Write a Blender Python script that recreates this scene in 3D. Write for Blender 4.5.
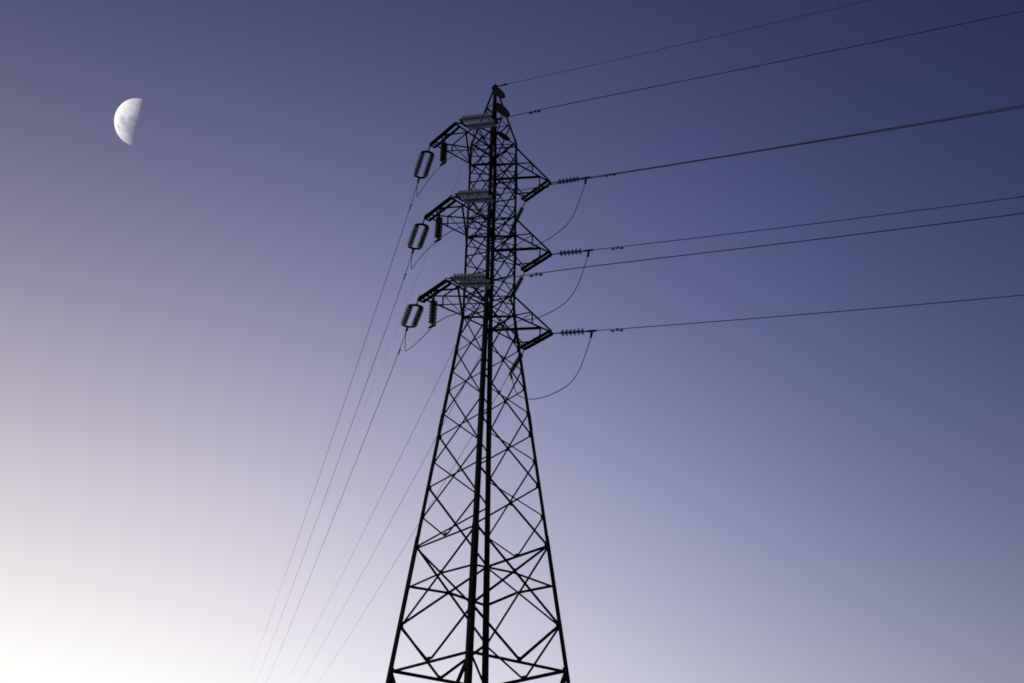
import bpy, bmesh, math, random
from mathutils import Vector, Matrix

random.seed(7)
for o in list(bpy.data.objects):
    bpy.data.objects.remove(o, do_unlink=True)
S = bpy.context.scene
COL = S.collection
V = Vector

# ------------------------------------------------------------------ camera
CAM_LOC = V((0.0, -37.3498, 1.6))
FW = V((0.02603279, 0.85627787, 0.515859))
RT = V((0.99920856, -0.03781404, 0.0123428))
UP = V((-0.03007558, -0.51512942, 0.85658458))
cd = bpy.data.cameras.new('camera')
cd.sensor_width = 36.0
cd.lens = 930.734 / 1024 * 36
cd.clip_start = 0.1
cd.clip_end = 30000
cam = bpy.data.objects.new('camera', cd)
COL.objects.link(cam)
M3 = Matrix((RT, UP, -FW)).transposed()
cam.matrix_world = Matrix.Translation(CAM_LOC) @ M3.to_4x4()
S.camera = cam

# ------------------------------------------------------------------ light
# dusk: the sun stands just below the horizon to the left; it still reaches the moon
SUN_DIR = V((-0.905272, -0.422699, -0.042533)).normalized()
sl = bpy.data.lights.new('sun', 'SUN')
sl.energy = 5.0
sl.angle = math.radians(0.5)
sl.color = (1.0, 0.97, 0.94)
sun = bpy.data.objects.new('sun', sl)
COL.objects.link(sun)
sun.location = (-30, -40, 40)
sun.rotation_euler = SUN_DIR.to_track_quat('Z', 'Y').to_euler()

SKY_STRENGTH = 0.1
# log colour of the twilight sky as a cubic in the direction's x and z: 10 terms x RGB
SKY_COEF = [(0.0147, 0.1093, 0.1219), (-0.8602, -1.183, -0.9523), (-1.2193, -2.2467, -1.9012), (-0.8839, -0.745, -0.771), (-3.6092, -1.0934, 0.4686), (-3.6143, -1.1077, 0.7147), (-0.0203, -0.0893, -0.3397), (-3.3331, -3.2894, -2.384), (4.022, 1.5923, -0.0649), (0.1971, -1.2366, -2.1921)]
W = bpy.data.worlds.new("World")
S.world = W
W.use_nodes = True
nt = W.node_tree
nt.nodes.clear()
N = nt.nodes.new
L = nt.links.new


def mth(op, a, b=None, clamp=None):
    n = N('ShaderNodeMath')
    n.operation = op
    for i, v in enumerate((a, b)):
        if v is None:
            continue
        if isinstance(v, (int, float)):
            n.inputs[i].default_value = v
        else:
            L(v, n.inputs[i])
    return n.outputs[0]


def clampn(v, lo, hi):
    return mth('MINIMUM', mth('MAXIMUM', v, lo), hi)


tc = N('ShaderNodeTexCoord')
sep = N('ShaderNodeSeparateXYZ')
L(tc.outputs['Generated'], sep.inputs[0])
dx = clampn(sep.outputs[0], -0.66, 0.66)
dz = clampn(sep.outputs[2], 0.04, 0.86)
x2 = mth('MULTIPLY', dx, dx)
z2 = mth('MULTIPLY', dz, dz)
xz = mth('MULTIPLY', dx, dz)
basis = [None, dx, dz, x2, xz, z2, mth('MULTIPLY', x2, dx), mth('MULTIPLY', x2, dz),
         mth('MULTIPLY', dx, z2), mth('MULTIPLY', z2, dz)]
acc = None
for cf, b in zip(SKY_COEF, basis):
    if b is None:
        n = N('ShaderNodeCombineXYZ')
        for i in range(3):
            n.inputs[i].default_value = cf[i]
        acc = n.outputs[0]
    else:
        n = N('ShaderNodeVectorMath')
        n.operation = 'SCALE'
        n.inputs[0].default_value = cf
        L(b, n.inputs['Scale'])
        a = N('ShaderNodeVectorMath')
        a.operation = 'ADD'
        L(acc, a.inputs[0])
        L(n.outputs[0], a.inputs[1])
        acc = a.outputs[0]
sp = N('ShaderNodeSeparateXYZ')
L(acc, sp.inputs[0])
cmb = N('ShaderNodeCombineColor')
for i in range(3):
    L(mth('MINIMUM', mth('POWER', math.e, sp.outputs[i]), 1.1), cmb.inputs[i])
sky = N('ShaderNodeTexSky')
sky.sky_type = 'NISHITA'
sky.sun_disc = False
sky.sun_elevation = math.asin(SUN_DIR.z)
sky.sun_rotation = math.atan2(SUN_DIR.x, SUN_DIR.y)
bg1 = N('ShaderNodeBackground')
L(sky.outputs[0], bg1.inputs[0])
bg1.inputs[1].default_value = SKY_STRENGTH
bg2 = N('ShaderNodeBackground')
L(cmb.outputs[0], bg2.inputs[0])
bg2.inputs[1].default_value = 1.0
add = N('ShaderNodeAddShader')
L(bg1.outputs[0], add.inputs[0])
L(bg2.outputs[0], add.inputs[1])
wo = N('ShaderNodeOutputWorld')
L(add.outputs[0], wo.inputs[0])

S.view_settings.view_transform = 'Standard'
S.view_settings.look = 'None'
S.view_settings.exposure = 0.0
S.view_settings.gamma = 1.0
S.view_settings.use_curve_mapping = False
S.render.engine = 'CYCLES'
S.cycles.max_bounces = 6
S.cycles.transparent_max_bounces = 24
S.cycles.pixel_filter_type = 'BLACKMAN_HARRIS'
S.cycles.filter_width = 1.7


# ------------------------------------------------------------------ materials
def new_mat(name):
    m = bpy.data.materials.new(name)
    m.use_nodes = True
    t = m.node_tree
    return m, t, t.nodes['Principled BSDF']


def noise_mat(name, c1, c2, scale, rough=0.6, spec=0.3, metallic=0.0, detail=4):
    m, t, p = new_mat(name)
    co = t.nodes.new('ShaderNodeTexCoord')
    nz = t.nodes.new('ShaderNodeTexNoise')
    nz.inputs['Scale'].default_value = scale
    nz.inputs['Detail'].default_value = detail
    rp = t.nodes.new('ShaderNodeValToRGB')
    rp.color_ramp.elements[0].position = 0.35
    rp.color_ramp.elements[1].position = 0.68
    rp.color_ramp.elements[0].color = (*c1, 1)
    rp.color_ramp.elements[1].color = (*c2, 1)
    t.links.new(co.outputs['Object'], nz.inputs['Vector'])
    t.links.new(nz.outputs['Fac'], rp.inputs[0])
    t.links.new(rp.outputs[0], p.inputs['Base Color'])
    p.inputs['Roughness'].default_value = rough
    p.inputs['Specular IOR Level'].default_value = spec
    p.inputs['Metallic'].default_value = metallic
    return m


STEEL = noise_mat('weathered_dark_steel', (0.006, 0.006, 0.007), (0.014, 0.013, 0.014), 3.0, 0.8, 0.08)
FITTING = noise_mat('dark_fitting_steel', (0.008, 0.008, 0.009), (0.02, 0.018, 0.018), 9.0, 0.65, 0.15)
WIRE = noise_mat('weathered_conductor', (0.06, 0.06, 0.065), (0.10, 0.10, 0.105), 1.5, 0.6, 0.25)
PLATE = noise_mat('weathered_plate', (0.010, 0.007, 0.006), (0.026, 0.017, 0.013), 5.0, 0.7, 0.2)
GRASS = noise_mat('dry_grass', (0.035, 0.05, 0.02), (0.10, 0.10, 0.045), 0.35, 0.95, 0.05, detail=10)



def glass_mat(name, base, tint, clear):
    m, t, p = new_mat(name)
    p.inputs['Base Color'].default_value = (*base, 1)
    p.inputs['Roughness'].default_value = 0.22
    p.inputs['Specular IOR Level'].default_value = 0.5
    tr = t.nodes.new('ShaderNodeBsdfTransparent')
    tr.inputs[0].default_value = (*tint, 1)
    mx = t.nodes.new('ShaderNodeMixShader')
    mx.inputs[0].default_value = clear
    t.links.new(p.outputs[0], mx.inputs[1])
    t.links.new(tr.outputs[0], mx.inputs[2])
    t.links.new(mx.outputs[0], t.nodes['Material Output'].inputs[0])
    return m


GLASS = glass_mat('pale_toughened_glass', (0.52, 0.52, 0.51), (0.86, 0.88, 0.88), 0.42)
GREY_GLASS = glass_mat('grey_toughened_glass', (0.34, 0.36, 0.35), (0.82, 0.87, 0.84), 0.5)
BROWN = glass_mat('amber_toughened_glass', (0.11, 0.098, 0.082), (0.76, 0.72, 0.62), 0.36)
GREEN_GLASS = glass_mat('green_toughened_glass', (0.15, 0.185, 0.165), (0.76, 0.86, 0.80), 0.5)

MOON, mt, mp = new_mat('moon_rock')
mt.nodes.remove(mp)
mco = mt.nodes.new('ShaderNodeTexCoord')
mnz = mt.nodes.new('ShaderNodeTexNoise')
mnz.inputs['Scale'].default_value = 2.6
mnz.inputs['Detail'].default_value = 5
mnz.inputs['Roughness'].default_value = 0.6
# dark seas: soft patches on the sphere, frayed by noise
MARIA = [(-0.291, -0.757, -0.585, 0.2), (-0.492, -0.434, -0.755, 0.14), (0.006, -0.527, -0.85, 0.3), (0.226, -0.781, -0.583, 0.22), (0.073, -0.214, -0.974, 0.2), (-0.167, -0.688, -0.707, 0.16), (0.223, -0.414, -0.882, 0.28)]
mwarp = mt.nodes.new('ShaderNodeVectorMath')
mwarp.operation = 'MULTIPLY_ADD'
mwarp.inputs[1].default_value = (0.34, 0.34, 0.34)
mt.links.new(mco.outputs['Object'], mnz.inputs['Vector'])
mt.links.new(mnz.outputs['Color'], mwarp.inputs[0])
mt.links.new(mco.outputs['Object'], mwarp.inputs[2])
sea = None
for mx, my, mz, mrad in MARIA:
    d = mt.nodes.new('ShaderNodeVectorMath')
    d.operation = 'DISTANCE'
    d.inputs[1].default_value = (mx + 0.17, my + 0.17, mz + 0.17)
    mt.links.new(mwarp.outputs[0], d.inputs[0])
    mr_ = mt.nodes.new('ShaderNodeMapRange')
    mr_.interpolation_type = 'SMOOTHSTEP'
    mr_.inputs['From Min'].default_value = mrad * 1.25
    mr_.inputs['From Max'].default_value = mrad * 0.35
    mt.links.new(d.outputs['Value'], mr_.inputs['Value'])
    if sea is None:
        sea = mr_.outputs[0]
    else:
        mm = mt.nodes.new('ShaderNodeMath')
        mm.operation = 'MAXIMUM'
        mt.links.new(sea, mm.inputs[0])
        mt.links.new(mr_.outputs[0], mm.inputs[1])
        sea = mm.outputs[0]
mrp = mt.nodes.new('ShaderNodeMix')
mrp.data_type = 'RGBA'
mrp.inputs[6].default_value = (0.56, 0.545, 0.53, 1)
mrp.inputs[7].default_value = (0.335, 0.34, 0.355, 1)
mt.links.new(sea, mrp.inputs[0])
mfn = mt.nodes.new('ShaderNodeTexNoise')
mfn.inputs['Scale'].default_value = 9.0
mfn.inputs['Detail'].default_value = 4
mt.links.new(mco.outputs['Object'], mfn.inputs['Vector'])
mfr = mt.nodes.new('ShaderNodeMapRange')
mfr.inputs['From Min'].default_value = 0.3
mfr.inputs['From Max'].default_value = 0.7
mfr.inputs['To Min'].default_value = 0.86
mfr.inputs['To Max'].default_value = 1.06
mt.links.new(mfn.outputs['Fac'], mfr.inputs['Value'])
mfs = mt.nodes.new('ShaderNodeVectorMath')
mfs.operation = 'SCALE'
mt.links.new(mrp.outputs[2], mfs.inputs[0])
mt.links.new(mfr.outputs[0], mfs.inputs['Scale'])
mdf = mt.nodes.new('ShaderNodeBsdfDiffuse')
mt.links.new(mfs.outputs[0], mdf.inputs['Color'])
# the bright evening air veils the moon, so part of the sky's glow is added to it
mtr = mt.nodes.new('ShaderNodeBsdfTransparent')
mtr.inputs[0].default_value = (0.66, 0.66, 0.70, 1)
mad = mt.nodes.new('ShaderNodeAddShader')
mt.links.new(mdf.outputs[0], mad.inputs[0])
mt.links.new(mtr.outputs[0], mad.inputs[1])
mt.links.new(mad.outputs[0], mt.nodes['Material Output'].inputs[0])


# ------------------------------------------------------------------ helpers
def mesh_of(name, bm, mats, smooth=False):
    bmesh.ops.recalc_face_normals(bm, faces=bm.faces[:])
    me = bpy.data.meshes.new(name)
    bm.to_mesh(me)
    bm.free()
    for m in (mats if isinstance(mats, (list, tuple)) else [mats]):
        me.materials.append(m)
    if smooth:
        for p in me.polygons:
            p.use_smooth = True
    return me


def put(name, me, parent=None, matrix=None):
    o = bpy.data.objects.new(name, me)
    COL.objects.link(o)
    if parent is not None:
        o.parent = parent
    if matrix is not None:
        o.matrix_basis = matrix
    return o


def tag(o, label, cat, group=None):
    o['label'] = label
    o['category'] = cat
    if group:
        o['group'] = group
    return o


def loft(bm, rings, closed=True, caps=True):
    rv = [[bm.verts.new(p) for p in r] for r in rings]
    n = len(rv[0])
    for a, b in zip(rv, rv[1:]):
        for i in range(n):
            j = (i + 1) % n
            bm.faces.new((a[i], a[j], b[j], b[i]))
    if caps:
        bm.faces.new(rv[0][::-1])
        bm.faces.new(rv[-1])


def angle(bm, p, q, w, t, d1, d2):
    """rolled steel angle from p to q, heel on the line, flanges along d1 and d2"""
    p, q = V(p), V(q)
    ax = (q - p).normalized()
    d1 = (d1 - ax * d1.dot(ax)).normalized()
    d2 = d2 - ax * d2.dot(ax)
    d2 = (d2 - d1 * d2.dot(d1)).normalized()
    sec = [(0, 0), (w, 0), (w, t), (t, t), (t, w), (0, w)]
    loft(bm, [[e + d1 * a + d2 * b for a, b in sec] for e in (p, q)])


def box_between(bm, p, q, w, h, side, up):
    p, q = V(p), V(q)
    sec = [(-w / 2, -h / 2), (w / 2, -h / 2), (w / 2, h / 2), (-w / 2, h / 2)]
    loft(bm, [[e + side * a + up * b for a, b in sec] for e in (p, q)])


def plate(bm, c, a, b, n, sa, sb, t):
    """small bolted plate centred on c, spanned by a and b"""
    box_between(bm, c - n * t / 2, c + n * t / 2, sa, sb, a, b)


def tube(bm, pts, r, seg=6, radii=None):
    pts = [V(p) for p in pts]
    rings = []
    ref = None
    for i, p in enumerate(pts):
        d = (pts[min(i + 1, len(pts) - 1)] - pts[max(i - 1, 0)]).normalized()
        if ref is None:
            ref = V((0, 0, 1)) if abs(d.z) < 0.9 else V((1, 0, 0))
        a = d.cross(ref).normalized()
        b = a.cross(d).normalized()
        ref = b
        rr = radii[i] if radii else r
        rings.append([p + a * (rr * math.cos(2 * math.pi * k / seg)) + b * (rr * math.sin(2 * math.pi * k / seg)) for k in range(seg)])
    loft(bm, rings)


def lathe_x(bm, prof, seg=18, mat=0):
    """surface of revolution round X; prof = [(x, r)]"""
    rings = [[bm.verts.new((x, r * math.cos(2 * math.pi * k / seg), r * math.sin(2 * math.pi * k / seg))) for k in range(seg)] for x, r in prof]
    for a, b in zip(rings, rings[1:]):
        for i in range(seg):
            j = (i + 1) % seg
            bm.faces.new((a[i], a[j], b[j], b[i])).material_index = mat
    bm.faces.new(rings[0][::-1]).material_index = mat
    bm.faces.new(rings[-1]).material_index = mat


def catmull(P, n=8):
    P = [V(p) for p in P]
    P = [P[0] * 2 - P[1]] + P + [P[-1] * 2 - P[-2]]
    out = []
    for i in range(1, len(P) - 2):
        a, b, c, d = P[i - 1:i + 3]
        for k in range(n):
            t = k / n
            out.append(0.5 * ((2 * b) + (c - a) * t + (2 * a - 5 * b + 4 * c - d) * t * t + (3 * b - a - 3 * c + d) * t ** 3))
    out.append(P[-2])
    return out


# ------------------------------------------------------------------ tower frame
TH = -0.095798
UU = V((math.cos(TH + math.pi / 4), math.sin(TH + math.pi / 4), 0))    # along the cross arms, to the right
VV = V((math.cos(TH - math.pi / 4), math.sin(TH - math.pi / 4), 0))    # along the line, towards the camera
ZZ = V((0, 0, 1))
A = 0.85
SL = 0.09551
ZW = 25.4915
ARM_Z = [25.4614, 30.2445, 35.0199]
ARM_NAMES = ['lowest', 'middle', 'top']
PH = 1.195
ZTOP = 36.4318
ZPK = 40.7561
SG = {'L': (-1, -1), 'N': (-1, 1), 'R': (1, 1), 'F': (1, -1)}
FACES = {'LN': ('L', 'N', -UU), 'NR': ('N', 'R', VV), 'RF': ('R', 'F', UU), 'FL': ('F', 'L', -VV)}


def hw(z):
    if z > ZTOP:
        return A + (0.05 - A) * (z - ZTOP) / (ZPK - ZTOP)
    return A + SL * max(0.0, ZW - z)


def W3(u, v, z):
    return UU * u + VV * v + ZZ * z


def node(k, z):
    a, b = SG[k]
    h = hw(z)
    return W3(a * h, b * h, z)


# ------------------------------------------------------------------ ground
bm = bmesh.new()
nseg = 72
prev = None
c0 = bm.verts.new((0, 0, 0))
for r in (30, 80, 200, 500, 1200, 3000, 6000):
    ring = [bm.verts.new((r * math.cos(2 * math.pi * i / nseg), r * math.sin(2 * math.pi * i / nseg), 0)) for i in range(nseg)]
    for i in range(nseg):
        j = (i + 1) % nseg
        if prev is None:
            bm.faces.new((c0, ring[i], ring[j]))
        else:
            bm.faces.new((prev[i], ring[i], ring[j], prev[j]))
    prev = ring
g = put('ground', mesh_of('ground', bm, GRASS))
g['kind'] = 'structure'

# ------------------------------------------------------------------ pylon
tower = bpy.data.objects.new('transmission_tower', None)
COL.objects.link(tower)
tower.empty_display_size = 2
tag(tower, 'tall black steel lattice pylon with three tiers of cross arms', 'pylon')

LV_V = [10.94, 14.17, 16.78, 19.18, 21.47, 23.52, 25.46]          # panel points of the faces across the line
LV_U = [15.47, 17.98, 20.31, 22.51, 24.50]                         # panel points of the faces under the arms
PR_V = [ARM_Z[0] + PH * i for i in range(9)] + [36.22]
PR_U = [24.50] + [ARM_Z[0] + PH * (i + 0.5) for i in range(9)]

# legs: one angle each, splayed below the lowest arm, plumb above it, raked in to the peak
for k, (a, b) in SG.items():
    bm = bmesh.new()
    d1, d2 = -UU * a, -VV * b
    dd = d1 + d2
    angle(bm, node(k, 0.0) - dd * 0.072, node(k, 14.2) - dd * 0.072, 0.205, 0.024, d1, d2)
    angle(bm, node(k, 14.2) - dd * 0.061, node(k, ZW) - dd * 0.061, 0.175, 0.020, d1, d2)
    angle(bm, node(k, ZW) - dd * 0.049, node(k, ZTOP) - dd * 0.049, 0.14, 0.016, d1, d2)
    angle(bm, node(k, ZTOP) - dd * 0.038, node(k, ZPK) - dd * 0.000, 0.11, 0.012, d1, d2)
    # splice angles and bolted gussets at the panel points
    for z in (14.17, 19.9, ZW, 30.24, 35.02, ZTOP):
        s = 0.9 if z < 20 else 0.6
        ax = (node(k, z + 0.5) - node(k, z - 0.5)).normalized()
        e0, e1 = node(k, z - s / 2), node(k, z + s / 2)
        o_ = dd * ((0.175 if z < ZW else 0.14) * 0.35 + 0.012)
        angle(bm, e0 - o_, e1 - o_, 0.15 if z < 20 else 0.11, 0.011, d1, d2)
    for z in [9.25] + LV_V + PR_V[1:]:
        big = 0.15 if z < 20 else 0.11
        plate(bm, node(k, z) + d1 * big * 0.5 + d2 * 0.03, d1, ZZ, d2, big, big * 1.2, 0.011)
    for z in [9.25] + LV_U + PR_U[1:]:
        big = 0.13 if z < 20 else 0.10
        plate(bm, node(k, z) + d2 * big * 0.5 + d1 * 0.03, d2, ZZ, d1, big, big * 1.2, 0.011)
    put('leg', mesh_of('leg', bm, STEEL), tower)


def member(bm, p, q, w, t, n, outer):
    """a bracing angle lying on a face with outward normal n"""
    ax = (q - p).normalized()
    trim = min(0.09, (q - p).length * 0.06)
    p, q = p + ax * trim, q - ax * trim
    inpl = ax.cross(n).normalized()
    if inpl.z < 0:
        inpl = -inpl
    off = n * (0.006 if outer else -0.03)
    angle(bm, p + off - inpl * w / 2, q + off - inpl * w / 2, w, t, inpl, n if outer else -n)


def xcross(p1, p2, q1, q2):
    """crossing point of p1-q2 and p2-q1 (p at the bottom)"""
    w1, w2 = (p2 - p1).length, (q2 - q1).length
    f = w1 / (w1 + w2)
    return p1 + (q2 - p1) * f


def xpanel(face, z0, z1, w1, w2):
    k1, k2, n = FACES[face]
    bm = bmesh.new()
    a0, b0, a1, b1 = node(k1, z0), node(k2, z0), node(k1, z1), node(k2, z1)
    t = 0.008
    if face == 'FL':
        w1, w2 = w2, w1
    member(bm, a1, b0, w1, t, n, True)
    member(bm, b1, a0, w2, t, n, False)
    c = xcross(a0, b0, a1, b1)
    e = (b0 - a0).normalized()
    plate(bm, c - n * 0.012, e, ZZ, n, w1 * 1.5, w1 * 1.8, 0.03)
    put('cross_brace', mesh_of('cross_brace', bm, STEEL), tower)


def vpanel(face, zlegs, zmid, w):
    """two members from the legs to the middle of a horizontal strut"""
    k1, k2, n = FACES[face]
    bm = bmesh.new()
    m = (node(k1, zmid) + node(k2, zmid)) / 2
    member(bm, node(k1, zlegs), m, w, 0.008, n, True)
    member(bm, node(k2, zlegs), m, w, 0.008, n, False)
    e = (node(k2, zmid) - node(k1, zmid)).normalized()
    plate(bm, m - n * 0.012 + ZZ * (0.06 if zlegs > zmid else -0.06), e, ZZ, n, 0.22 if zmid < 20 else 0.16, 0.14 if zmid < 20 else 0.11, 0.012)
    put('v_brace', mesh_of('v_brace', bm, STEEL), tower)


def strut(face, z, w, mid=None):
    k1, k2, n = FACES[face]
    bm = bmesh.new()
    a, b = node(k1, z), node(k2, z)
    e = (b - a).normalized() * 0.03
    a, b = a + e, b - e
    if mid is None:
        angle(bm, a - n * 0.045, b - n * 0.045, w, 0.009, -ZZ, -n)
    else:
        for p, q in ((a, mid - e), (mid + e, b)):
            angle(bm, p - n * 0.045, q - n * 0.045, w, 0.008, -ZZ, -n)
    put('horizontal_strut', mesh_of('horizontal_strut', bm, STEEL), tower)


for f in FACES:
    vface = f in ('NR', 'FL')
    big, small = (0.12, 0.10) if vface else (0.062, 0.058)
    # below the frame: foot panel
    k1, k2, n = FACES[f]
    vpanel(f, 9.25, 5.0, 0.10)
    vpanel(f, 0.05, 5.0, 0.10)
    strut(f, 5.0, 0.10)
    strut(f, 9.257, 0.11)
    vpanel(f, 10.94, 9.257, big)
    xpanel(f, 10.94, 14.17, big, small)
    c = xcross(node(k1, 10.94), node(k2, 10.94), node(k1, 14.17), node(k2, 14.17))
    strut(f, 12.54, 0.085, c - n * 0.02)
    if vface:
        lv = LV_V[1:]
        for i, (z0, z1) in enumerate(zip(lv, lv[1:])):
            q = 1.0 - 0.1 * i
            xpanel(f, z0, z1, 0.118 * q, 0.072 * q)
        for z0, z1 in zip(PR_V, PR_V[1:]):
            xpanel(f, z0, z1, 0.062, 0.055)
    else:
        strut(f, 14.17, 0.08)
        vpanel(f, 15.47, 14.17, 0.05)
        for i, (z0, z1) in enumerate(zip(LV_U, LV_U[1:])):
            xpanel(f, z0, z1, 0.05, 0.046)
        for z0, z1 in zip(PR_U, PR_U[1:]):
            xpanel(f, z0, z1, 0.055, 0.05)
        vpanel(f, PR_U[-1], ZTOP, 0.05)
    for z in ARM_Z:
        strut(f, z - 0.02, 0.055)
        if z < 35:
            strut(f, z + PH, 0.055)
    strut(f, ZTOP, 0.08)

# plan bracing inside the shaft at each arm
for z in ARM_Z + [ARM_Z[0] + PH, ARM_Z[1] + PH, ZTOP]:
    bm = bmesh.new()
    for i, (p, q) in enumerate((('L', 'R'), ('N', 'F'))):
        a, b = node(p, z - 0.09 - 0.02 * i), node(q, z - 0.09 - 0.02 * i)
        sd = (b - a).cross(ZZ).normalized()
        angle(bm, a, b, (0.12 if z in ARM_Z else 0.06) if i == 0 else 0.07, 0.009, sd, -ZZ if i else ZZ)
    put('plan_brace', mesh_of('plan_brace', bm, STEEL), tower)

# peak bracing
for f, (k1, k2, n) in FACES.items():
    for z0, z1 in ((ZTOP, 37.75), (37.75, 39.1)):
        bm = bmesh.new()
        if f in ('NR', 'FL'):
            member(bm, node(k1, z0), node(k2, z1), 0.05, 0.007, n, True)
        else:
            member(bm, node(k2, z0), node(k1, z1), 0.05, 0.007, n, True)
        put('diagonal_brace', mesh_of('diagonal_brace', bm, STEEL), tower)
    strut(f, 37.75, 0.055)
    strut(f, 39.1, 0.05)
bm = bmesh.new()
plate(bm, V((0, 0, ZPK)), UU, VV, ZZ, 0.24, 0.24, 0.05)
plate(bm, V((0, 0, ZPK - 0.14)), UU, VV, ZZ, 0.2, 0.2, 0.26)
put('peak_cap', mesh_of('peak_cap', bm, STEEL), tower)

# oval plates hung on the raked peak
for c, ln, wd, tilt, m in (((0.18, -0.32, 39.98), 1.0, 0.40, 0.0, PLATE), ((0.40, -0.30, 38.66), 1.18, 0.46, 0.0, PLATE),
                           ((0.52, -0.30, 36.74), 0.78, 0.26, 12.0, PLATE)):
    bm = bmesh.new()
    lathe_x(bm, [(-0.035, 0.42), (-0.03, 0.5), (0.03, 0.5), (0.035, 0.42)], 28)
    bmesh.ops.scale(bm, vec=(1, 1, ln), verts=bm.verts[:])
    bmesh.ops.scale(bm, vec=(1, wd, 1), verts=bm.verts[:])
    rot = Matrix.Rotation(math.radians(-90), 4, 'Z') @ Matrix.Rotation(math.radians(-38 - tilt), 4, 'X')
    mw = Matrix.Translation(c) @ Matrix.Rotation(math.radians(-90), 4, 'Z') @ Matrix.Rotation(math.radians(37 + tilt), 4, 'X') @ Matrix.Rotation(math.radians(0), 4, 'Z')
    o = put('oval_plate', mesh_of('oval_plate', bm, m), tower, mw)
    bm = bmesh.new()
    ring = [V((0, 0.5 * wd * math.cos(2 * math.pi * i / 28), 0.5 * ln * math.sin(2 * math.pi * i / 28))) for i in range(29)]
    tube(bm, ring, 0.045, 6)
    put('rim', mesh_of('rim', bm, FITTING), o)
    bm = bmesh.new()
    tube(bm, [V((-0.04, 0, 0)), V((-0.28, 0.02, 0.05))], 0.03, 6)
    put('bracket', mesh_of('bracket', bm, FITTING), o)

# cross arms
ARM_U0 = 3.31
ARM_B = 0.984


def arm_u(s):
    return 3.25 if s > 0 else 3.385


def lerp(a, b, t):
    return a + (b - a) * t


def cross_arm(z, s):
    def P(u, w, zz):
        return W3(s * u, s * w, zz)
    e = UU * s
    ARM_U = arm_u(s)
    bm = bmesh.new()
    zb = z + 0.01
    A1, A2 = P(A, A, zb), P(A, -A, zb)
    E1, E2 = P(ARM_U, ARM_B, zb), P(ARM_U, -ARM_B, zb)
    T1, T2 = P(A, A, z + PH), P(A, -A, z + PH)
    for a, c, t, sg in ((A1, E1, T1, 1), (A2, E2, T2, -1)):
        vs = VV * s * sg
        angle(bm, a, c, 0.09 if (s > 0) != (sg > 0) else 0.06, 0.010, -vs, ZZ)
        angle(bm, t, c + ZZ * 0.12, (0.11 if sg > 0 else 0.045) if s > 0 else 0.055, 0.010, -vs, -ZZ)
        tm, bmid = lerp(t, c + ZZ * 0.12, 0.48), lerp(a, c, 0.48)
        angle(bm, bmid - vs * 0.02, tm - vs * 0.02, 0.05, 0.007, e, -vs)
        angle(bm, a - vs * 0.035, tm - vs * 0.035, 0.05, 0.007, ZZ, -vs)
    c1, c2 = lerp(A1, E1, 0.68), lerp(A2, E2, 0.68)
    Em = (E1 + E2) / 2
    dn = -ZZ
    for i, (a, c, w) in enumerate(((A1, c2, 0.085), (A2, c1, 0.10 if s > 0 else 0.06), (c1, Em, 0.065), (c2, Em, 0.055 if s > 0 else 0.095))):
        sd = (c - a).cross(ZZ).normalized()
        angle(bm, a + dn * (0.012 + 0.011 * i), c + dn * (0.012 + 0.011 * i), w, 0.009, sd, dn if i % 2 else ZZ)
    # top plane tie between the two top chords
    t1, t2 = lerp(T1, E1 + ZZ * 0.12, 0.48), lerp(T2, E2 + ZZ * 0.12, 0.48)
    angle(bm, t1 - ZZ * 0.03, t2 - ZZ * 0.03, 0.05, 0.007, e, -ZZ)
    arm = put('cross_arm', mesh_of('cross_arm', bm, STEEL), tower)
    bm = bmesh.new()
    for du, wf, hf in ((0.0, 0.125 if s < 0 else 0.105, 0.12 if s < 0 else 0.105), (-0.30 if s < 0 else -0.25, 0.08 if s < 0 else 0.10, 0.09)):
        a, b = P(ARM_U + du, -1.02, zb - 0.03 - hf), P(ARM_U + du, 1.02, zb - 0.03 - hf)
        box_between(bm, a, b, wf, 0.013, e, ZZ)
        box_between(bm, a + ZZ * (hf + 0.013), b + ZZ * (hf + 0.013), wf, 0.013, e, ZZ)
        w = e * (wf / 2 - 0.007) * (1 if du == 0 else -1)
        box_between(bm, a + ZZ * (hf / 2 + 0.0065) - w, b + ZZ * (hf / 2 + 0.0065) - w, 0.013, hf, e, ZZ)
    plate(bm, P(ARM_U - 0.15, 0.0, zb + 0.001), e, VV, ZZ, 0.36, 0.07, 0.014)
    for w in (-1.0, 1.0):
        plate(bm, P(ARM_U - 0.15, w * 1.03, zb - 0.08), e, ZZ, VV, 0.33, 0.12, 0.016)
        plate(bm, P(ARM_U - 0.01, w * 1.03, zb - 0.08), e, VV, ZZ, 0.09, 0.12, 0.03)
    put('end_beam', mesh_of('end_beam', bm, STEEL), arm)


for z in ARM_Z:
    cross_arm(z, 1)
    cross_arm(z, -1)

# ------------------------------------------------------------------ insulators
def disc_mesh(r, gl):
    bm = bmesh.new()
    lathe_x(bm, [(-0.02, 0.03), (0.0, 0.065), (0.055, 0.078), (0.072, 0.055)], 12, 1)
    lathe_x(bm, [(0.062, 0.055), (0.070, r * 0.72), (0.080, r * 0.97), (0.088, r), (0.093, r * 0.96), (0.084, r * 0.8), (0.098, r * 0.62), (0.086, r * 0.5), (0.098, r * 0.3), (0.095, 0.02)], 22, 0)
    return mesh_of('insulator_disc', bm, [gl, FITTING], True)


DISC = disc_mesh(0.18, GLASS)
GREY_DISC = disc_mesh(0.152, GREY_GLASS)
GREEN_DISC = disc_mesh(0.165, GREEN_GLASS)
SLIM_DISC = disc_mesh(0.13, GREEN_GLASS)
BROWN_DISC = disc_mesh(0.185, BROWN)


def rod_mesh(name, pts, r, seg=8):
    bm = bmesh.new()
    tube(bm, pts, r, seg)
    return mesh_of(name, bm, FITTING, True)


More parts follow.
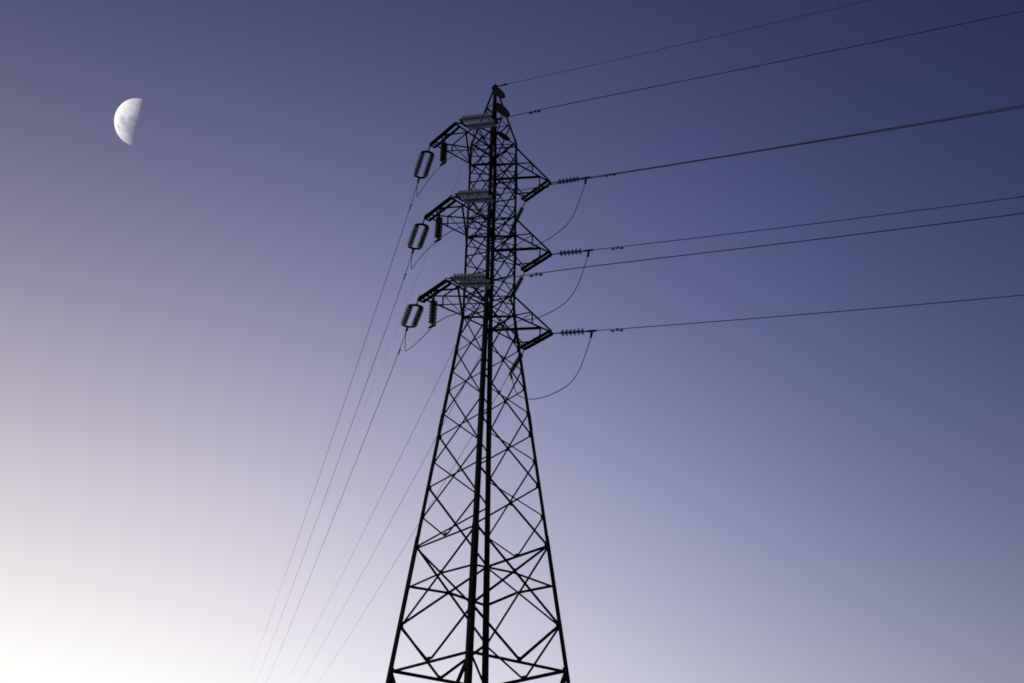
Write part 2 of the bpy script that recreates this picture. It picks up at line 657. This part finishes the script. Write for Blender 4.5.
def yoke_mesh(x0, x1, narrow, wide):
    bm = bmesh.new()
    if x1 > x0:
        o = [(x0 - 0.06, -narrow), (x1 - 0.05, -wide), (x1 + 0.05, -wide + 0.02), (x1 + 0.06, -wide + 0.1), (x1 - 0.02, 0), (x1 + 0.06, wide - 0.1), (x1 + 0.05, wide - 0.02), (x1 - 0.05, wide), (x0 - 0.06, narrow)]
    else:
        o = [(x0 + 0.06, -narrow), (x1 + 0.05, -wide), (x1 - 0.05, -wide + 0.02), (x1 - 0.06, -wide + 0.1), (x1 + 0.02, 0), (x1 - 0.06, wide - 0.1), (x1 - 0.05, wide - 0.02), (x1 + 0.05, wide), (x0 + 0.06, narrow)]
    lo = [bm.verts.new((x, y, -0.02)) for x, y in o]
    hi = [bm.verts.new((x, y, 0.02)) for x, y in o]
    bm.faces.new(lo[::-1])
    bm.faces.new(hi)
    n = len(o)
    for i in range(n):
        j = (i + 1) % n
        bm.faces.new((lo[i], lo[j], hi[j], hi[i]))
    return mesh_of('yoke_plate', bm, FITTING)


def frame(P, az, slope):
    x = V((math.cos(az), math.sin(az), slope)).normalized()
    y = ZZ.cross(x).normalized()
    z = x.cross(y)
    m = Matrix((x, y, z)).transposed().to_4x4()
    m.translation = P
    return m


def string(P, az, slope, disc, link, first, pitch, n, sep, end, clamp, label, group):
    t = bpy.data.objects.new('strain_insulator', None)
    COL.objects.link(t)
    t.matrix_basis = frame(P, az, slope)
    tag(t, label, 'insulator', group)
    last = first + pitch * n
    ys = [0.0] if sep == 0 else [-sep / 2, sep / 2]
    if sep:
        put('link', rod_mesh('link', [(-0.06, 0, 0), (link - 0.04, 0, 0)], 0.035), t)
        put('yoke_plate', yoke_mesh(link, first - 0.1, 0.07, sep / 2 + 0.07), t)
        put('yoke_plate', yoke_mesh(end + 0.04, last + 0.1, 0.07, sep / 2 + 0.07), t)
    else:
        put('link', rod_mesh('link', [(-0.06, 0, 0), (first, 0, 0)], 0.03), t)
    for y in ys:
        for i in range(n):
            put('insulator_disc', disc, t, Matrix.Translation((first + pitch * i, y, 0)))
        put('core_rod', rod_mesh('core_rod', [(first - 0.12, y, 0), (last + 0.12, y, 0)], 0.034), t)
    bm = bmesh.new()
    tube(bm, [(end, 0, 0), (end + 0.06, 0, 0), (clamp - 0.12, 0, 0), (clamp, 0, 0)], 0, 10, [0.04, 0.058, 0.058, 0.036])
    lx = end + (0.30 if sep == 0 and n < 8 else 0.08)
    box_between(bm, V((lx, 0, -0.01)), V((lx, 0, -0.14)), 0.1, 0.05, V((1, 0, 0)), V((0, 1, 0)))
    put('dead_end_clamp', mesh_of('dead_end_clamp', bm, FITTING, False), t)
    return t


R_AZ, R_K = -0.5301702871, 0.00081503
R_M = dict(E=-.2197, TL=-.2367, TR=-.2215, ML=-.2288, MR=-.2193, BL=-.2175, BR=-.2112)
R_D = dict(E=-.0002, TL=.0033, TR=-.0002, ML=.0013, MR=-.0006, BL=-.0018, BR=-.0018)
L_AZ, L_K = 1.78760263, 3.8204e-5
L_M = dict(TL=.1123, ML=.1041, E=.295, BL=.1109, TR=.1023, MR=.0972, BR=.1116)
L_D = dict(TL=.0243, ML=.0195, E=-.020, BL=.0112, TR=.0017, MR=-.0051, BR=-.0226)
TIER = dict(B=0, M=1, T=2)


def anchor(nm, near, line=False):
    if nm == 'E':
        return V((0, 0, ZPK - 0.02))
    s = 1 if nm[1] == 'R' else -1
    return W3(s * (ARM_U0 if line else arm_u(s)), ARM_B if near else -ARM_B, ARM_Z[TIER[nm[0]]] - (0.0 if line else 0.05))


def line_at(nm, near, s):
    if near:
        az, m, k = R_AZ + R_D[nm], R_M[nm], R_K
    else:
        az, m, k = L_AZ + L_D[nm], L_M[nm], L_K if nm != 'E' else 1e-6
    P = anchor(nm, near, True)
    return P + V((s * math.cos(az), s * math.sin(az), m * s + k * s * s))


CLAMP_END = {}
STR_END = {}
LUG = {}
for nm in ('BL', 'BR', 'ML', 'MR', 'TL', 'TR'):
    tier = ARM_NAMES[TIER[nm[0]]]
    side = 'left' if nm[1] == 'L' else 'right'
    for near in (True, False):
        if near:
            az, m = R_AZ + R_D[nm], R_M[nm] + 0.001
        else:
            az, m = L_AZ + L_D[nm], L_M[nm]
        if near and side == 'left':
            a = (0.46, 0.64, 0.187, 9, 0.53, 2.44, 2.87)
            m -= 0.08
            disc = DISC
            lab = 'pale double glass insulator string lying across the shaft from the %s left arm' % tier
            grp = 'insulators reaching across the shaft'
        elif near:
            a = (0.0, 0.50, 0.215, 6, 0.0, 1.86, 2.42)
            disc = GREEN_DISC
            lab = 'single glass insulator string pointing right from the tip of the %s right arm' % tier
            grp = 'insulators on the right tips'
        elif side == 'left':
            a = (0.66, 0.88, 0.23, 9, 0.52, 3.10, 3.72)
            disc = GREY_DISC
            lab = 'double glass insulator loop slanting down from the tip of the %s left arm' % tier
            grp = 'slanting insulators on the left tips'
        else:
            a = (0.0, 0.80, 0.22, 10, 0.0, 3.05, 3.6)
            disc = SLIM_DISC
            lab = 'foreshortened glass insulator string behind the shaft, under the %s right arm' % tier
            grp = 'insulators behind the right arms'
        t = string(anchor(nm, near), az, m, disc, *a, lab, grp)
        LUG[nm, near] = t.matrix_basis @ V((a[5] + (0.30 if near and side == 'right' else 0.08), 0, -0.13 if not near or side == 'left' else -0.05))
        STR_END[nm, near] = t.matrix_basis @ V((a[6] - 0.03, 0, 0))
        CLAMP_END[nm, near] = (a[5], a[6])

# hanging jumper supports under the left arms
PILOT = {}
for nm in ('BL', 'ML', 'TL'):
    tier = ARM_NAMES[TIER[nm[0]]]
    P = W3(-(arm_u(-1) - 0.15), 0.0, ARM_Z[TIER[nm[0]]] - 0.04)
    t = bpy.data.objects.new('suspension_insulator', None)
    COL.objects.link(t)
    t.matrix_basis = Matrix.Translation(P) @ Matrix.Rotation(math.radians(90), 4, 'Y')
    tag(t, 'short insulator string hanging straight down from the %s left arm' % tier, 'insulator', 'hanging insulators under the left arms')
    put('link', rod_mesh('link', [(-0.02, 0, 0), (0.52, 0, 0)], 0.04), t)
    for i in range(7):
        put('insulator_disc', BROWN_DISC, t, Matrix.Translation((0.54 + 0.172 * i, 0, 0)))
    put('core_rod', rod_mesh('core_rod', [(0.5, 0, 0), (1.84, 0, 0)], 0.04), t)
    bm = bmesh.new()
    tube(bm, [V((1.88, 0, 0)) + V((0.02 * abs(q) / .2, q * VV.x, q * VV.y)) * 1.0 for q in (-0.22, -0.1, 0.1, 0.22)], 0, 8, [0.03, 0.06, 0.06, 0.03])
    box_between(bm, V((1.76, 0, 0)), V((1.88, 0, 0)), 0.07, 0.07, V((0, 1, 0)), V((0, 0, 1)))
    put('suspension_clamp', mesh_of('suspension_clamp', bm, FITTING), t)
    PILOT[nm] = P - ZZ * 1.88

# ------------------------------------------------------------------ conductors
def damper(parent, M):
    bm = bmesh.new()
    tube(bm, [(-0.25, 0, -0.085), (-0.1, 0, -0.075), (0.1, 0, -0.075), (0.25, 0, -0.085)], 0.012, 6)
    box_between(bm, V((0, 0, 0.035)), V((0, 0, -0.1)), 0.07, 0.05, V((1, 0, 0)), V((0, 1, 0)))
    d = put('vibration_damper', mesh_of('vibration_damper', bm, FITTING), parent, M)
    for sx in (-1, 1):
        bm = bmesh.new()
        tube(bm, [(sx * 0.13, 0, -0.085), (sx * 0.16, 0, -0.09), (sx * 0.28, 0, -0.09), (sx * 0.31, 0, -0.085)], 0, 8, [0.022, 0.042, 0.046, 0.024])
        put('weight', mesh_of('weight', bm, FITTING, True), d)


WORDS = dict(BL='the lowest left arm', BR='the lowest right arm', ML='the middle left arm', MR='the middle right arm', TL='the top left arm', TR='the top right arm')
R_LAB = {
    'TL': 'dark wire from behind the peak to the right edge, second from the top',
    'TR': 'dark wire from the tip of the top right arm to the right edge',
    'ML': 'dark wire from the middle left arm, running close beside the top right one',
    'MR': 'dark wire from the tip of the middle right arm to the right edge',
    'BL': 'dark wire from the lowest left arm passing just below the middle right arm',
    'BR': 'lowest dark wire, from the tip of the lowest right arm to the right edge'}
L_LAB = {
    'TL': 'leftmost thin wire falling from the top left arm into the bright haze',
    'ML': 'thin wire falling to the bottom from the middle left arm, second from the left',
    'BL': 'thin wire falling to the bottom from the lowest left arm',
    'TR': 'faint wire from behind the shaft, starting under the top right arm',
    'MR': 'faint wire from behind the shaft, starting under the middle right arm',
    'BR': 'faint wire from behind the shaft, starting under the lowest right arm'}
for nm in R_LAB:
    for near in (True, False):
        s0 = CLAMP_END[nm, near][1] - 0.05
        n = 90
        smax = 135.0 if near else 420.0
        ss = [s0 + (smax - s0) * (i / n) ** 1.6 for i in range(n + 1)]
        O = STR_END[nm, near]
        D0 = O - line_at(nm, near, s0)
        bm = bmesh.new()
        tube(bm, [line_at(nm, near, s) + D0 * math.exp(-(s - s0) / 2.5) - O for s in ss], 0.019 if near else 0.0175, 6)
        o = put('conductor', mesh_of('conductor', bm, WIRE, True))
        o.location = O
        tag(o, (R_LAB if near else L_LAB)[nm], 'power line', 'wires running off to the right' if near else 'wires falling away to the lower left')
        sd = {'TL': 4.55, 'TR': 3.5, 'ML': 4.9, 'MR': 3.65, 'BL': 4.6, 'BR': 3.4}[nm] if near else 6.05
        p, q = (line_at(nm, near, e_) + D0 * math.exp(-(e_ - s0) / 2.5) for e_ in (sd - 0.1, sd + 0.1))
        d = (q - p).normalized()
        M = frame((p + q) / 2 - O, math.atan2(d.y, d.x), d.z / math.hypot(d.x, d.y))
        damper(o, M)

for near in (True, False):
    n = 90
    smax = 135.0 if near else 1200.0
    O = line_at('E', near, 0.0)
    bm = bmesh.new()
    tube(bm, [line_at('E', near, smax * (i / n) ** 1.6) - O for i in range(n + 1)], 0.013 if near else 0.009, 6)
    o = put('earth_wire', mesh_of('earth_wire', bm, WIRE, True))
    o.location = O
    tag(o, 'thin topmost wire running from the peak of the pylon to the right' if near else 'very faint wire slanting down left from the peak of the pylon', 'power line')
    bm = bmesh.new()
    tube(bm, [line_at('E', near, s) - O for s in ((0.0, 0.1, 0.4, 0.68, 0.8) if near else (0, .1, .3, .5, .6))], 0, 8, [0.04, 0.03, 0.04, 0.055, 0.025])
    put('dead_end_clamp', mesh_of('dead_end_clamp', bm, FITTING), o)

# ------------------------------------------------------------------ jumpers
def jumper(A_, B_, prof, label, group, sleeve=(True, True), r=0.022):
    h = B_ - A_
    pts = []
    for t, dzz in prof:
        pts.append(V((A_.x + h.x * t, A_.y + h.y * t, A_.z + dzz)))
    pts = catmull(pts, 8)
    bm = bmesh.new()
    tube(bm, [p - A_ for p in pts], r, 6)
    o = put('jumper_cable', mesh_of('jumper_cable', bm, WIRE, True))
    o.location = A_
    tag(o, label, 'jumper cable', group)
    for on, seg in ((sleeve[0], pts[:9]), (sleeve[1], pts[::-1][:7])):
        if not on:
            continue
        bm = bmesh.new()
        acc_, out = 0.0, [seg[0]]
        for a, b in zip(seg, seg[1:]):
            acc_ += (b - a).length
            out.append(b)
            if acc_ > 0.62:
                break
        tube(bm, [p - A_ for p in out], 0.06, 8)
        put('sleeve', mesh_of('sleeve', bm, FITTING), o)


for nm in ('BR', 'MR', 'TR'):
    tier = ARM_NAMES[TIER[nm[0]]]
    a, b = LUG[nm, True], LUG[nm, False]
    dzz = b.z - a.z
    jumper(a, b, [(0, 0), (0.015, -0.28), (0.045, -0.62), (0.095, -1.14), (0.165, -1.70), (0.285, -2.05), (0.5, -1.97), (0.726, -1.56), (0.90, -0.82), (0.975, dzz - 0.5), (1.0, dzz)],
           'slack cable looping below the tip of the %s right arm' % tier, 'slack cables under the right arms')
for nm in ('BL', 'ML', 'TL'):
    tier = ARM_NAMES[TIER[nm[0]]]
    a = STR_END[nm, False] - ZZ * 0.03
    pb = PILOT[nm]
    b = LUG[nm, True]
    d1 = pb.z - a.z
    if nm == 'BL':
        prof = [(0, 0), (0.0, -0.45), (0.008, -0.95), (0.04, -1.2), (0.16, -1.40), (0.37, -1.70), (0.68, -2.02), (0.88, d1 + 0.04), (1.0, d1)]
    else:
        prof = [(0, 0), (0.0, -0.45), (0.008, -0.86), (0.04, -1.05), (0.10, -1.10), (0.353, -1.31), (0.671, -1.70), (0.88, d1 + 0.14), (1.0, d1)]
    jumper(a, pb, prof,
           'slack cable sagging from the %s left slanting insulator to the hanging one' % tier, 'slack cables under the left arms', (False, False), 0.019)
    d2 = b.z - pb.z
    jumper(pb, b, [(0, 0), (0.1, 0.10), (0.27, 0.17), (0.46, 0.12), (0.7, 0.12), (0.88, 0.45), (0.97, 0.98), (1.0, d2)],
           'slack cable running from the %s hanging insulator in towards the shaft' % tier, 'slack cables under the left arms', (False, True), 0.019)

# ------------------------------------------------------------------ moon
MD = 2500.0
mdir = V((-0.347725, 0.679722, 0.645806))
mr = 0.0228 * MD
zax = SUN_DIR
xax = zax.orthogonal().normalized()
yax = zax.cross(xax)
bm = bmesh.new()
rings = []
NR, NS = 40, 96
for i in range(NR):
    th = math.pi / 2 * (1 - i / NR)
    rings.append([bm.verts.new((xax * math.cos(2 * math.pi * k / NS) + yax * math.sin(2 * math.pi * k / NS)) * math.sin(th) + zax * (0.89 * math.cos(th))) for k in range(NS)])
tip = bm.verts.new(zax * 0.89)
for a, b in zip(rings, rings[1:]):
    for k in range(NS):
        j = (k + 1) % NS
        bm.faces.new((a[k], a[j], b[j], b[k]))
for k in range(NS):
    bm.faces.new((rings[-1][k], rings[-1][(k + 1) % NS], tip))
me = mesh_of('moon', bm, MOON, True)
moon = put('moon', me)
moon.scale = (mr, mr, mr)
moon.location = CAM_LOC + mdir * MD
tag(moon, 'pale half moon with its lit side facing left in the dusk sky', 'moon')
